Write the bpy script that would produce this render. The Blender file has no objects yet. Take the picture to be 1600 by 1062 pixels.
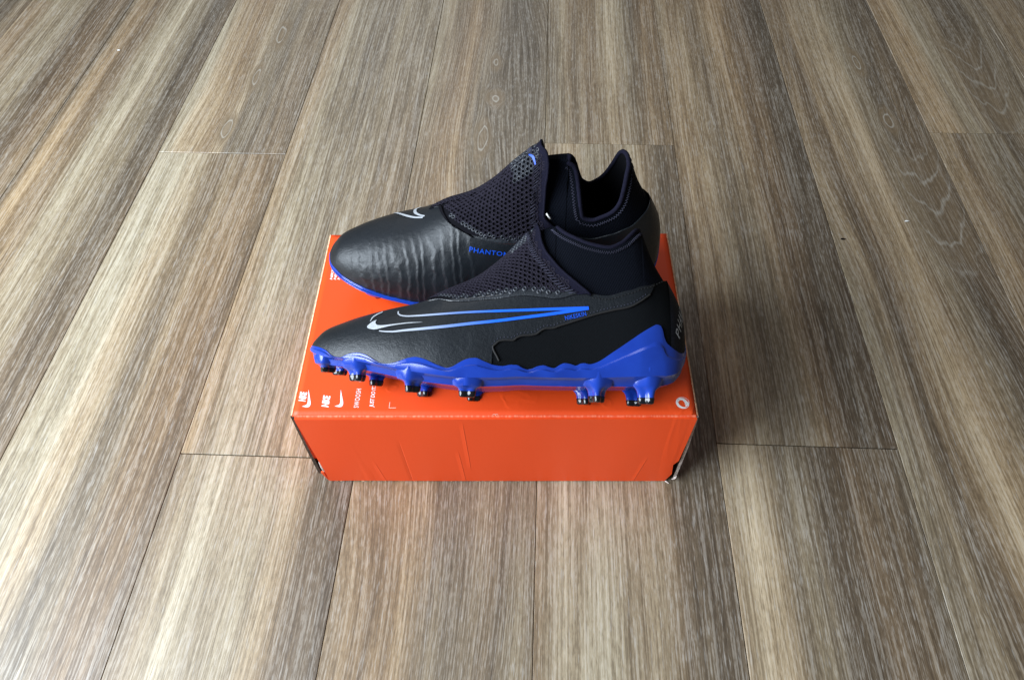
import bpy, bmesh, math, random
import numpy as np
from mathutils import Vector, Matrix

scene = bpy.context.scene
COL = scene.collection
random.seed(7)
rng = np.random.default_rng(7)
R = math.radians

# ------------------------------------------------------------------ camera
cam_d = bpy.data.cameras.new("camera")
cam = bpy.data.objects.new("camera", cam_d)
COL.objects.link(cam)
scene.camera = cam
cam_d.sensor_width = 36.0
cam_d.lens = 1132.4 / 1600 * 36.0
cam_d.clip_start = 0.01
cam_d.clip_end = 50
PIT, YAW, ROL = 0.930673, -0.0221037, -0.0198088
fwd = Vector((math.sin(YAW) * math.cos(PIT), math.cos(YAW) * math.cos(PIT), -math.sin(PIT)))
rgt = Vector((math.cos(YAW), -math.sin(YAW), 0))
upv = rgt.cross(fwd)
rr = rgt * math.cos(ROL) + upv * math.sin(ROL)
uu = upv * math.cos(ROL) - rgt * math.sin(ROL)
cam.matrix_world = Matrix(((rr.x, uu.x, -fwd.x, 0.0229243), (rr.y, uu.y, -fwd.y, -0.3043330),
                           (rr.z, uu.z, -fwd.z, 0.6308926), (0, 0, 0, 1)))

# ------------------------------------------------------------------ room light
world = bpy.data.worlds.new("World")
scene.world = world
world.use_nodes = True
wbg = world.node_tree.nodes["Background"]
wbg.inputs[0].default_value = (1.0, 0.97, 0.93, 1)
wbg.inputs[1].default_value = 0.12

def area(name, loc, target, sx, sy, power, col):
    l = bpy.data.lights.new(name, 'AREA')
    l.shape = 'RECTANGLE'; l.size = sx; l.size_y = sy; l.energy = power; l.color = col
    o = bpy.data.objects.new(name, l)
    COL.objects.link(o)
    o.location = loc
    o.rotation_euler = (Vector(target) - Vector(loc)).to_track_quat('-Z', 'Y').to_euler()
    return o
area("window_light", (-1.22, -0.40, 0.98), (0.0, 0.05, 0.0), 1.25, 1.2, 84.0, (0.80, 0.90, 1.0))
area("far_window_light", (-0.5, 2.6, 1.8), (-0.1, 0.4, 0.0), 1.3, 1.2, 13.0, (0.95, 0.97, 1.0))

scene.view_settings.view_transform = 'Standard'
scene.view_settings.look = 'None'
scene.view_settings.exposure = 0.0
scene.view_settings.gamma = 1.0

# ------------------------------------------------------------------ helpers
def link_obj(name, me, mat=None, parent=None):
    o = bpy.data.objects.new(name, me)
    COL.objects.link(o)
    if mat is not None and len(me.materials) == 0:
        me.materials.append(mat)
    if parent is not None:
        o.parent = parent
    return o

def mk(name, verts, faces, mat=None, parent=None, smooth=True, merge=0.0):
    me = bpy.data.meshes.new(name)
    me.from_pydata([tuple(map(float, v)) for v in verts], [], faces)
    if merge:
        bm = bmesh.new(); bm.from_mesh(me)
        bmesh.ops.remove_doubles(bm, verts=bm.verts, dist=merge)
        bmesh.ops.recalc_face_normals(bm, faces=bm.faces)
        bm.to_mesh(me); bm.free()
    me.validate()
    if smooth:
        me.polygons.foreach_set("use_smooth", [True] * len(me.polygons))
    me.update()
    return link_obj(name, me, mat, parent)

def thing(name, label, cat, loc=(0, 0, 0), rot=(0, 0, 0), group=None):
    o = bpy.data.objects.new(name, None)
    COL.objects.link(o)
    o.empty_display_size = 0.03
    o.location = loc; o.rotation_euler = rot
    o["label"] = label; o["category"] = cat
    if group: o["group"] = group
    return o

class G:
    """collects faces of one mesh"""
    def __init__(s): s.v = []; s.f = []
    def grid(s, A, closed_u=False, closed_v=False, flip=False):
        A = np.asarray(A); n, m = A.shape[:2]; b = len(s.v)
        s.v += [tuple(p) for p in A.reshape(-1, 3)]
        for i in range(n if closed_u else n - 1):
            for j in range(m if closed_v else m - 1):
                a = b + i * m + j; c = b + ((i + 1) % n) * m + j
                d = b + ((i + 1) % n) * m + (j + 1) % m; e = b + i * m + (j + 1) % m
                s.f.append((a, e, d, c) if flip else (a, c, d, e))
    def tube(s, P, r, seg=8, closed=False):
        P = np.asarray(P, float); n = len(P)
        T = np.gradient(P, axis=0) if not closed else (np.roll(P, -1, 0) - np.roll(P, 1, 0))
        T /= np.linalg.norm(T, axis=1, keepdims=True) + 1e-12
        up = np.array([0.13, 0.31, 0.94]); rad = np.broadcast_to(np.asarray(r, float), (n,))
        rows = []
        for i in range(n):
            a = np.cross(T[i], up); a /= np.linalg.norm(a) + 1e-9; c = np.cross(a, T[i])
            ang = np.linspace(0, 2 * np.pi, seg, endpoint=False)
            rows.append(P[i] + rad[i] * (np.cos(ang)[:, None] * a + np.sin(ang)[:, None] * c))
        b = len(s.v)
        s.grid(np.array(rows), closed_u=closed, closed_v=True)
        if not closed:
            s.f.append(tuple(b + k for k in range(seg)))
            s.f.append(tuple(b + (n - 1) * seg + k for k in reversed(range(seg))))
    def box(s, x0, x1, y0, y1, z0, z1):
        b = len(s.v)
        s.v += [(x0, y0, z0), (x1, y0, z0), (x1, y1, z0), (x0, y1, z0), (x0, y0, z1), (x1, y0, z1), (x1, y1, z1), (x0, y1, z1)]
        s.f += [tuple(b + k for k in q) for q in ((0, 3, 2, 1), (4, 5, 6, 7), (0, 1, 5, 4), (1, 2, 6, 5), (2, 3, 7, 6), (3, 0, 4, 7))]
    def out(s, name, mat, parent, smooth=True, merge=0.0):
        return mk(name, s.v, s.f, mat, parent, smooth, merge)

def solid(o, t, off=-1.0):
    m = o.modifiers.new("thickness", 'SOLIDIFY'); m.thickness = t; m.offset = off
    m.use_even_offset = False
    return o

def pchip(xs, ys):
    xs = np.asarray(xs, float); ys = np.asarray(ys, float); h = np.diff(xs); d = np.diff(ys) / h
    m = np.zeros_like(ys); m[0] = d[0]; m[-1] = d[-1]
    for i in range(1, len(xs) - 1):
        if d[i - 1] * d[i] > 0:
            w1 = 2 * h[i] + h[i - 1]; w2 = h[i] + 2 * h[i - 1]
            m[i] = (w1 + w2) / (w1 / d[i - 1] + w2 / d[i])
    def f(x):
        x = np.clip(np.asarray(x, float), xs[0], xs[-1])
        i = np.clip(np.searchsorted(xs, x) - 1, 0, len(xs) - 2); t = (x - xs[i]) / h[i]
        return ((2*t**3 - 3*t**2 + 1) * ys[i] + (t**3 - 2*t**2 + t) * h[i] * m[i]
                + (-2*t**3 + 3*t**2) * ys[i + 1] + (t**3 - t**2) * h[i] * m[i + 1])
    return f

def curve2(pts, n):
    """resample a 2D/3D polyline smoothly, n points"""
    P = np.asarray(pts, float); L = np.r_[0, np.cumsum(np.linalg.norm(np.diff(P, axis=0), axis=1) + 1e-9)]
    t = np.linspace(0, L[-1], n)
    return np.stack([pchip(L, P[:, k])(t) for k in range(P.shape[1])], -1)

# ------------------------------------------------------------------ material helpers
class NT:
    def __init__(s, name):
        s.m = bpy.data.materials.new(name); s.m.use_nodes = True
        s.t = s.m.node_tree; s.n = s.t.nodes; s.b = s.n["Principled BSDF"]
    def node(s, typ, **kw):
        x = s.n.new(typ)
        for k, v in kw.items(): setattr(x, k, v)
        return x
    def set(s, sock, val):
        if hasattr(val, 'is_output') or isinstance(val, bpy.types.NodeSocket): s.t.links.new(val, sock)
        else: sock.default_value = val
    def math(s, op, a, b=0.0, c=0.0, clamp=False):
        x = s.node('ShaderNodeMath', operation=op); x.use_clamp = clamp
        s.set(x.inputs[0], a); s.set(x.inputs[1], b)
        if len(x.inputs) > 2: s.set(x.inputs[2], c)
        return x.outputs[0]
    def noise(s, vec, scale=5.0, detail=2.0, rough=0.5, dist=0.0):
        x = s.node('ShaderNodeTexNoise')
        s.set(x.inputs['Vector'], vec); s.set(x.inputs['Scale'], scale); s.set(x.inputs['Detail'], detail)
        s.set(x.inputs['Roughness'], rough); s.set(x.inputs['Distortion'], dist)
        return x.outputs[0]
    def mapping(s, vec, scale=(1, 1, 1), loc=(0, 0, 0), rot=(0, 0, 0)):
        x = s.node('ShaderNodeMapping'); s.set(x.inputs[0], vec)
        s.set(x.inputs[1], loc); s.set(x.inputs[2], rot); s.set(x.inputs[3], scale)
        return x.outputs[0]
    def ramp(s, fac, stops, interp='LINEAR'):
        x = s.node('ShaderNodeValToRGB'); cr = x.color_ramp; cr.interpolation = interp
        while len(cr.elements) < len(stops): cr.elements.new(0.5)
        for e, (p, c) in zip(cr.elements, stops):
            e.position = p; e.color = (c if len(c) == 4 else (*c, 1)) if hasattr(c, '__len__') else (c, c, c, 1)
        s.set(x.inputs[0], fac)
        return x.outputs[0]
    def mix(s, fac, a, b, blend='MIX'):
        x = s.node('ShaderNodeMix', data_type='RGBA', blend_type=blend)
        s.set(x.inputs[0], fac)
        for i, v in ((6, a), (7, b)):
            if isinstance(v, tuple): v = (*v, 1) if len(v) == 3 else v
            s.set(x.inputs[i], v)
        return x.outputs[2]
    def bump(s, h, strength=0.3, dist=0.001):
        x = s.node('ShaderNodeBump'); s.set(x.inputs['Height'], h)
        x.inputs['Strength'].default_value = strength; x.inputs['Distance'].default_value = dist
        s.t.links.new(x.outputs[0], s.b.inputs['Normal'])
    def obj(s): return s.node('ShaderNodeTexCoord').outputs['Object']
    def p(s, **kw):
        for k, v in kw.items():
            sock = s.b.inputs[k.replace('_', ' ')]
            if isinstance(v, tuple) and len(v) == 3: v = (*v, 1)
            s.set(sock, v)
        return s

def plain(name, col, rough=0.5, spec=0.5, nscale=0, namp=0.12, bscale=0, bstr=0.2, bdist=0.0005):
    t = NT(name); t.p(Roughness=rough); t.b.inputs['Specular IOR Level'].default_value = spec
    co = t.obj()
    if nscale:
        n = t.noise(co, nscale, 4)
        lo = tuple(c * (1 - namp) for c in col); hi = tuple(min(1, c * (1 + namp)) for c in col)
        t.p(Base_Color=t.ramp(n, [(0.3, lo), (0.7, hi)]))
    else: t.p(Base_Color=col)
    if bscale: t.bump(t.noise(co, bscale, 3), bstr, bdist)
    return t.m

# ------------------------------------------------------------------ floor
def wood_material(name="limed_oak_plank", knots=(), arches=()):
    """knots: (x, y, rx, ry) eye-shaped figures; arches: (x, y, curvature, reach) nested cathedral arcs opening away from the viewer"""
    t = NT(name); M = t.math
    info = t.node('ShaderNodeObjectInfo')
    sep0 = t.node('ShaderNodeSeparateColor'); t.t.links.new(info.outputs['Color'], sep0.inputs[0])
    tone, flame, shift = sep0.outputs[0], sep0.outputs[1], sep0.outputs[2]
    rnd = M('MULTIPLY', info.outputs['Random'], 37.0)
    co = t.obj()
    sp = t.node('ShaderNodeSeparateXYZ'); t.t.links.new(co, sp.inputs[0]); x, y = sp.outputs[0], sp.outputs[1]
    def vec(a, b, c=None):
        v = t.node('ShaderNodeCombineXYZ'); t.set(v.inputs[0], a); t.set(v.inputs[1], b)
        if c is not None: t.set(v.inputs[2], c)
        return v.outputs[0]
    P = vec(M('ADD', x, rnd), M('ADD', y, M('MULTIPLY', rnd, 1.7)), rnd)
    wob = M('MULTIPLY', M('SUBTRACT', t.noise(t.mapping(P, (4.0, 1.9, 1.0)), 1.0, 2.0), 0.5), 0.012)
    fld = t.noise(t.mapping(P, (7.0, 1.3, 1.0)), 1.0, 1.0, 0.4)
    gx = M('ADD', x, M('ADD', wob, M('MULTIPLY', M('MULTIPLY', M('SUBTRACT', fld, 0.5), 0.10), flame)))
    fig = None; figm = None
    rag = M('SUBTRACT', t.noise(t.mapping(P, (70.0, 14.0, 1)), 1.0, 2.0), 0.5)
    for (kx, ky, rx, ry) in knots:
        dx = M('DIVIDE', M('SUBTRACT', x, kx), rx); dy = M('DIVIDE', M('SUBTRACT', y, ky), ry)
        d = M('SQRT', M('ADD', M('MULTIPLY', dx, dx), M('MULTIPLY', dy, dy))); d = M('ADD', d, M('MULTIPLY', rag, 0.9))
        m = t.ramp(d, [(0.55, 1.0), (1.0, 0.0)])
        # grain parts around the eye
        gx = M('ADD', gx, M('MULTIPLY', M('MULTIPLY', dx, t.ramp(d, [(0.6, 1.0), (1.0, 0.0)])), -rx * 0.55))
        f = M('MULTIPLY', d, 1.5)
        fig = f if fig is None else t.mix(M('GREATER_THAN', m, 0.01), fig, f); figm = m if figm is None else M('MAXIMUM', figm, m)
    for (ax_, ay_, cv, reach) in arches:
        dx = M('SUBTRACT', x, M('ADD', ax_, M('MULTIPLY', wob, 1.4))); dy = M('SUBTRACT', y, ay_)
        v = M('SUBTRACT', dy, M('MULTIPLY', M('MULTIPLY', dx, dx), cv)); v = M('ADD', v, M('MULTIPLY', rag, 0.035))
        inx = t.ramp(M('ABSOLUTE', dx), [(0.022, 1.0), (0.042, 0.0)])
        iny = t.ramp(M('ABSOLUTE', M('DIVIDE', M('SUBTRACT', v, reach * 0.4), reach)), [(0.42, 1.0), (0.62, 0.0)])
        m = M('MULTIPLY', M('MULTIPLY', inx, iny), 0.62); f = M('MULTIPLY', M('ADD', v, M('MULTIPLY', rag, 0.03)), 19.0)
        fig = f if fig is None else t.mix(M('GREATER_THAN', m, 0.01), fig, f); figm = m if figm is None else M('MAXIMUM', figm, m)
    Gv = vec(M('ADD', gx, rnd), M('ADD', y, rnd), rnd)
    broad = t.noise(t.mapping(Gv, (12.0, 0.5, 1)), 1.0, 2.0, 0.5)
    mid = t.noise(t.mapping(Gv, (60.0, 1.1, 1)), 1.0, 3.0, 0.6)
    str_ = t.noise(t.mapping(Gv, (185.0, 4.5, 1)), 1.0, 2.0, 0.55)
    fine = t.noise(t.mapping(Gv, (590.0, 7.5, 1)), 1.0, 3.0, 0.66)
    pore = t.noise(t.mapping(Gv, (720.0, 48.0, 1)), 1.0, 2.0, 0.65)
    blot = t.noise(t.mapping(P, (30.0, 11.0, 1)), 1.0, 3.0, 0.65)
    edge = t.ramp(M('MULTIPLY_ADD', M('ADD', x, wob), 1 / 0.1745, shift), [(0.0, 0.86), (0.16, 0.80), (0.34, 0.38), (0.62, 0.32), (0.80, 0.48), (1.0, 0.42)])
    band = M('ADD', M('MULTIPLY', M('SUBTRACT', broad, 0.5), 1.55), M('MULTIPLY', edge, 0.62))
    band = M('ADD', band, M('MULTIPLY', M('SUBTRACT', mid, 0.5), 0.95))
    band = M('ADD', band, M('MULTIPLY', M('SUBTRACT', str_, 0.5), 0.45))
    band = M('ADD', band, M('MULTIPLY', M('SUBTRACT', blot, 0.5), 0.22))
    band = M('ADD', band, M('SUBTRACT', tone, 0.345), clamp=True)
    col = t.ramp(band, [(0.0, (0.098, 0.071, 0.046)), (0.28, (0.148, 0.109, 0.070)), (0.52, (0.225, 0.168, 0.105)), (0.76, (0.330, 0.259, 0.168)), (1.0, (0.465, 0.386, 0.270))])
    hue = t.noise(t.mapping(Gv, (17.0, 0.5, 1), (3, 5, 0)), 1.0, 1.0)
    col = t.mix(M('MULTIPLY', t.ramp(hue, [(0.45, 0.0), (0.7, 1.0)]), 0.6), col, t.mix(1.0, col, (1.18, 0.98, 0.78), 'MULTIPLY'))
    col = t.mix(M('MULTIPLY', t.ramp(hue, [(0.28, 1.0), (0.5, 0.0)]), 0.6), col, t.mix(1.0, col, (0.93, 1.0, 1.05), 'MULTIPLY'))
    if fig is not None:
        col = t.mix(M('MULTIPLY', figm, 0.80), col, (0.190, 0.134, 0.078))
        r = M('PINGPONG', fig, 0.5)
        col = t.mix(M('MULTIPLY', t.ramp(r, [(0.40, 0.0), (0.48, 1.0)]), M('MULTIPLY', figm, 0.70)), col, (0.40, 0.37, 0.32))
        col = t.mix(M('MULTIPLY', t.ramp(r, [(0.22, 0.0), (0.31, 1.0), (0.39, 0.0)]), M('MULTIPLY', figm, 0.40)), col, (0.13, 0.10, 0.072))
        quiet = M('SUBTRACT', 1.0, M('MULTIPLY', figm, 0.6))
    else: quiet = 1.0
    brk = t.noise(t.mapping(Gv, (620.0, 120.0, 1), (7, 3, 0)), 1.0, 2.0, 0.6)
    fine2 = M('ADD', fine, M('MULTIPLY', M('SUBTRACT', brk, 0.5), 0.42))
    lime = t.ramp(fine2, [(0.52, 0.0), (0.60, 1.0)])
    col = t.mix(M('MULTIPLY', lime, M('MULTIPLY', quiet, 0.62)), col, t.mix(0.45, t.mix(1.0, col, (1.65, 1.68, 1.70), 'MULTIPLY'), (0.40, 0.375, 0.34)))
    dark = t.ramp(fine2, [(0.38, 1.0), (0.47, 0.0)])
    col = t.mix(M('MULTIPLY', dark, M('MULTIPLY', quiet, 0.72)), col, t.mix(1.0, col, (0.52, 0.49, 0.46), 'MULTIPLY'))
    pd = t.ramp(pore, [(0.36, 1.0), (0.47, 0.0)])
    col = t.mix(M('MULTIPLY', pd, M('MULTIPLY', quiet, 0.42)), col, t.mix(1.0, col, (0.6, 0.58, 0.56), 'MULTIPLY'))
    pl = t.ramp(pore, [(0.58, 0.0), (0.68, 1.0)])
    col = t.mix(M('MULTIPLY', pl, M('MULTIPLY', quiet, 0.30)), col, (0.50, 0.48, 0.45))
    col = t.mix(1.0, col, (1.0, 1.0, 0.985), 'MULTIPLY')
    t.p(Base_Color=col)
    t.p(Roughness=t.ramp(fine, [(0.3, 0.52), (0.7, 0.38)]))
    t.b.inputs['Specular IOR Level'].default_value = 0.58
    h = M('ADD', M('MULTIPLY', fine2, 0.7), M('MULTIPLY', pore, 0.4))
    t.bump(h, 0.35, 0.0006)
    return t.m

WOOD = wood_material()
def _loc(col, along, pc):     # floor column and distance -> coordinates on that board
    return ((col - math.floor(col) - .5) * 0.17454, along - pc)
_p1 = -0.27 + 1.2193 / 2; _pm = 0.467 + 1.2193 / 2; _p4 = -0.23 + 1.2193 / 2; _p5 = 0.5375 + 1.2193 / 2; _p5b = 0.5375 - 1.2193 / 2
WOODS = {(1, 1): wood_material("limed_oak_plank_with_knot", [(*_loc(1.575, .600, _p1), .017, .030), (*_loc(1.51, .510, _p1), .015, .060), (*_loc(1.56, .690, _p1), .012, .035)]),
         (-1, 1): wood_material("limed_oak_plank_with_flames", [(*_loc(-.49, .640, _pm), .012, .055), (*_loc(-.55, .52, _pm), .012, .045), (*_loc(-.42, .76, _pm), .014, .06)]),
         (4, 1): wood_material("limed_oak_plank_with_arches", [(*_loc(4.72, .56, _p4), .013, .04), (*_loc(4.66, .70, _p4), .012, .05)], [(*_loc(4.80, .30, _p4), 55.0, .20)]),
         (5, 1): wood_material("limed_oak_plank_with_arch", [], [(*_loc(5.62, .565, _p5), 60.0, .20)]),
         (5, 0): wood_material("limed_oak_plank_with_streak", [(*_loc(5.30, .09, _p5b), .016, .11)])}
JOINT = plain("plank_joint_dark_gap", (0.035, 0.028, 0.022), 0.9, 0.2)  # dark base under the planks, seen through the joints

g = G(); TH = 0.03613; PW = 0.17454; X0 = 0.03731
g.box(-1.75, 1.75, -1.6, 2.6, -0.03, -0.0035)
floor = g.out("floor", JOINT, None, smooth=False)
floor["kind"] = "structure"
PLEN = 1.2193
JO = {-7: -0.75, -6: -0.42, -5: 0.11, -4: -0.31, -3: -0.28, -2: -0.235, -1: 0.467, 0: 0.017, 1: -0.27, 2: 0.501, 3: 0.047, 4: -0.23, 5: 0.5375, 6: -0.30, 7: 0.05}
# tone, flame, stripe shift per (column, piece)
TONE = {(0, 0): (0.47, 0.0, 0.02), (0, 1): (0.47, 0.1, 0.0), (1, 1): (0.42, 0.9, 0.28), (-1, 0): (0.46, 0.0, 0.0), (-1, 1): (0.38, 0.7, 0.2),
        (2, 0): (0.40, 0.0, 0.02), (2, 1): (0.40, 0.1, 0.1), (3, 0): (0.34, 0.0, 0.22), (3, 1): (0.30, 0.15, 0.12), (4, 1): (0.36, 0.9, 0.03),
        (-2, 1): (0.40, 0.05, 0.0), (-3, 1): (0.28, 0.0, 0.16), (-4, 1): (0.25, 0.0, 0.05), (5, 0): (0.30, 0.5, 0.24), (5, 1): (0.36, 0.8, 0.0), (-5, 1): (0.25, 0, 0.1)}
def plank_mesh(x0, x1, y0, y1, mat):
    b = 0.0005; zt = 0.0; zb = -0.003
    bm = bmesh.new()
    def ring(i, z): return [bm.verts.new((x, y, z)) for x, y in ((x0 + i, y0 + i), (x1 - i, y0 + i), (x1 - i, y1 - i), (x0 + i, y1 - i))]
    r0 = ring(0, zb); r1 = ring(0, zt - b); r2 = ring(b, zt)
    for A, B in ((r0, r1), (r1, r2)):
        for k in range(4): bm.faces.new((A[k], A[(k + 1) % 4], B[(k + 1) % 4], B[k]))
    bm.faces.new(r2)
    me = bpy.data.meshes.new("plank"); bm.to_mesh(me); bm.free()
    me.materials.append(mat)
    return me
gap = 0.00022
for c in range(-9, 10):
    for k in (-1, 0, 1, 2):
        ya = JO.get(c, -0.2 + 0.37 * (c % 3)) + (k - 1) * PLEN; yb = ya + PLEN
        if yb < -0.9 or ya > 1.7: continue
        xc = X0 + (c - 2 + 0.5) * PW
        o = link_obj("plank", plank_mesh(-PW / 2 + gap, PW / 2 - gap, -PLEN / 2 + gap * 2.6, PLEN / 2 - gap * 2.6, WOODS.get((c, k), WOOD)), None, floor)
        n = Vector((math.cos(TH), -math.sin(TH), 0)); d = Vector((math.sin(TH), math.cos(TH), 0))
        o.location = n * xc + d * ((ya + yb) / 2) + Vector((0, 0, random.uniform(-0.00012, 0.00012)))
        o.rotation_euler = (0, 0, -TH)
        tn = TONE.get((c, k), (0.33 + 0.1 * random.random(), 0.6 if random.random() < 0.25 else 0.0, 0.1 * random.random()))
        o.color = (*tn, 1)

# ------------------------------------------------------------------ shoe box
H = 0.1168; BW = 0.335; BD = 0.2099
def card_material(name, col, rough, lines=()):
    t = NT(name); co = t.obj()
    n = t.noise(co, 9, 3); f = t.noise(co, 420, 2)
    c = t.mix(t.math('MULTIPLY', n, 0.35), col, tuple(k * 0.88 for k in col))
    c = t.mix(t.math('MULTIPLY', f, 0.12), c, tuple(min(1, k * 1.25 + .01) for k in col))
    t.p(Base_Color=c, Roughness=rough); t.b.inputs['Specular IOR Level'].default_value = 0.4
    soft = t.noise(t.mapping(co, (7, 7, 3)), 1.0, 2.0)
    v = t.noise(t.mapping(co, (30, 30, 2.2), (1, 2, 3), (0, 0.12, 0)), 1.0, 2.0)
    crease = t.ramp(v, [(0.62, 0.0), (0.66, 1.0), (0.70, 0.0)])
    h = t.math('ADD', t.math('MULTIPLY', soft, 1.5), t.math('ADD', t.math('MULTIPLY', crease, 0.10), t.math('MULTIPLY', f, 0.03)))
    sp = t.node('ShaderNodeSeparateXYZ'); t.t.links.new(co, sp.inputs[0])
    for (xa, za, xb, zb_, amp) in lines[:]:     # pressed-in creases
        k = (xb - xa) / (zb_ - za)
        dx = t.math('SUBTRACT', sp.outputs[0], t.math('MULTIPLY_ADD', t.math('SUBTRACT', sp.outputs[2], za), k, xa))
        dx = t.math('ADD', dx, t.math('MULTIPLY', t.math('SUBTRACT', soft, 0.5), 0.004))
        prof = t.math('MULTIPLY', t.ramp(t.math('MULTIPLY_ADD', dx, 60.0, 0.5), [(0.30, 0.0), (0.47, 0.55), (0.50, 1.0), (0.53, 0.0)]),
                      t.ramp(sp.outputs[2], [(max(0, min(za, zb_) - .012), 0.0), (min(za, zb_) + .004, 1.0), (max(za, zb_) - .004, 1.0), (max(za, zb_) + .012, 0.0)]))
        h = t.math('ADD', h, t.math('MULTIPLY', prof, amp))
    t.bump(h, 0.5, 0.0035)
    return t.m
ORANGE = card_material("orange_printed_card", (0.83, 0.072, 0.009), 0.46)
ORANGE_FRONT = card_material("orange_printed_card_creased", (0.83, 0.072, 0.009), 0.46, [(-.1055, .0, -.1095, .030, .20), (-.080, .0, -.083, .068, -.20), (-.0245, .035, -.0260, .10, .24), (-.0300, .0, -.0330, .050, .24), (.128, .0, .134, .040, .22)])
CREASE_T = NT("worn_orange_fold")
_n = CREASE_T.noise(CREASE_T.mapping(CREASE_T.obj(), (420, 50, 50)), 1.0, 1.0)
CREASE_T.p(Base_Color=CREASE_T.ramp(_n, [(0.44, (0.80, 0.09, 0.026)), (0.64, (0.88, 0.20, 0.10))]), Roughness=0.6)
CREASE = CREASE_T.m
PALE = plain("pale_card_edge", (0.72, 0.42, 0.26), 0.8, 0.2, 300, 0.3)
KRAFT = plain("brown_corrugated_edge", (0.060, 0.042, 0.031), 0.85, 0.2, 500, 0.5)
GREYCARD = plain("grey_white_corrugated_edge", (0.50, 0.42, 0.38), 0.85, 0.2, 700, 0.45)
DARKIN = plain("dark_box_inside", (0.012, 0.009, 0.008), 0.9, 0.1)
WHITE = plain("white_print", (0.86, 0.82, 0.80), 0.5, 0.4)
FADED = plain("faded_white_print", (0.90, 0.55, 0.42), 0.5, 0.4)

box = thing("shoe_box", "orange cardboard shoe box under the two black football boots", "box", (0, 0, 0))
g = G(); tz = H
hw = BW / 2
# lid top with small soft edge
nx, ny = 60, 36
A = np.zeros((nx + 1, ny + 1, 3))
for i in range(nx + 1):
    for j in range(ny + 1):
        x = -hw + 0.0008 + (BW - 0.0016) * i / nx; y = 0.0012 + (BD - 0.002) * j / ny
        A[i, j] = (x, y, tz)
g.grid(A)
lid = g.out("lid_top", ORANGE, box); solid(lid, 0.0016)
# front panel outline with cut corners and locking notches
fp = [(-0.1645, H - 0.0012), (-0.1640, 0.080), (-0.1640, 0.047), (-0.1590, 0.0455), (-0.1588, 0.0310), (-0.1612, 0.0200), (-0.1640, 0.0185), (-0.1606, 0.0043), (-0.1590, 0.0017),
      (-0.130, 0.0023), (-0.09, 0.0017), (-0.05, 0.0015), (-0.01, 0.0017), (0.03, 0.0016), (0.08, 0.0019), (0.12, 0.0016), (0.1575, 0.0019),
      (0.1588, 0.0065), (0.1618, 0.0160), (0.1594, 0.0175), (0.1602, 0.0345), (0.1638, 0.0425), (0.1652, 0.080), (0.1662, H - 0.0012)]
bm = bmesh.new()
vs = [bm.verts.new((x, 0.0, z)) for x, z in fp]
bm.faces.new(vs)
bmesh.ops.triangulate(bm, faces=bm.faces[:])
me = bpy.data.meshes.new("front_panel"); bm.to_mesh(me); bm.free()
fpo = link_obj("front_panel", me, ORANGE_FRONT, box)
if me.polygons[0].normal.y > 0: me.flip_normals()
solid(fpo, 0.0018, -1.0)
# folded front edge
g = G(); rows = []
for x in np.linspace(-hw + 0.003, hw - 0.002, 90):
    j = 0.00012 * rng.normal()
    rows.append([(x, 0.0014 - 0.0014 * math.sin(a) + j * 0.3, H - 0.0012 + 0.0014 * math.cos(a) + j) for a in np.linspace(0, math.pi / 2, 6)])
g.grid(np.array(rows)); g.out("fold_edge", CREASE, box)
# side panels: orange outside, raw edge towards the viewer
for sx, mat in ((-1, KRAFT), (1, GREYCARD)):
    g = G()
    xa, xb = (-hw - .0004, -hw + 0.0026) if sx < 0 else (hw - 0.0022, hw + .0004)
    rows = []
    for k in range(15):
        z = 0.012 + (H - 0.0134) * k / 14 if sx < 0 else 0.002 + (H - 0.0034) * k / 14
        bow = 0.0010 * math.sin(math.pi * k / 14) * sx * (1 if sx > 0 else 0.4)
        yb = 0.0006 + 0.0004 * rng.random()
        rows.append([(xa + bow, yb, z), (xb + bow, yb, z), (xb + bow, BD - 0.001, z), (xa + bow, BD - 0.001, z)])
    g.grid(np.array(rows), closed_v=True, flip=True)
    b = len(g.v); g.f.append((b - 4, b - 3, b - 2, b - 1)); g.f.append((3, 2, 1, 0))
    s = g.out("side_panel", ORANGE, box, smooth=False)
    s.data.materials.append(mat); s.data.materials.append(KRAFT)
    for p in s.data.polygons:
        if p.normal.y < -0.5 or p.normal.z > 0.6: p.material_index = 1
        elif p.normal.x * sx < -0.5: p.material_index = 2
    # torn pale top edge
    g = G(); rows = []
    for y in np.linspace(0.001, BD - 0.001, 60):
        xo = (hw - 0.0004) * sx; w = 0.0007 + 0.0002 * rng.random()
        rows.append([(xo + sx * 0.0005, y, H - 0.0012), (xo + sx * 0.0004, y, H + 0.0002), (xo - sx * w, y, H + 0.00025)])
    g.grid(np.array(rows), flip=sx > 0); g.out("lid_edge", PALE, box)
g = G(); g.box(-hw + 0.0005, hw - 0.0005, BD - 0.0018, BD, 0.0005, H - 0.0018); g.out("back_panel", ORANGE, box, smooth=False)
g = G(); g.box(-hw + 0.003, hw - 0.003, 0.0105, BD - 0.003, 0.0005, H - 0.004); g.out("inner_tray", DARKIN, box, smooth=False)
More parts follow.
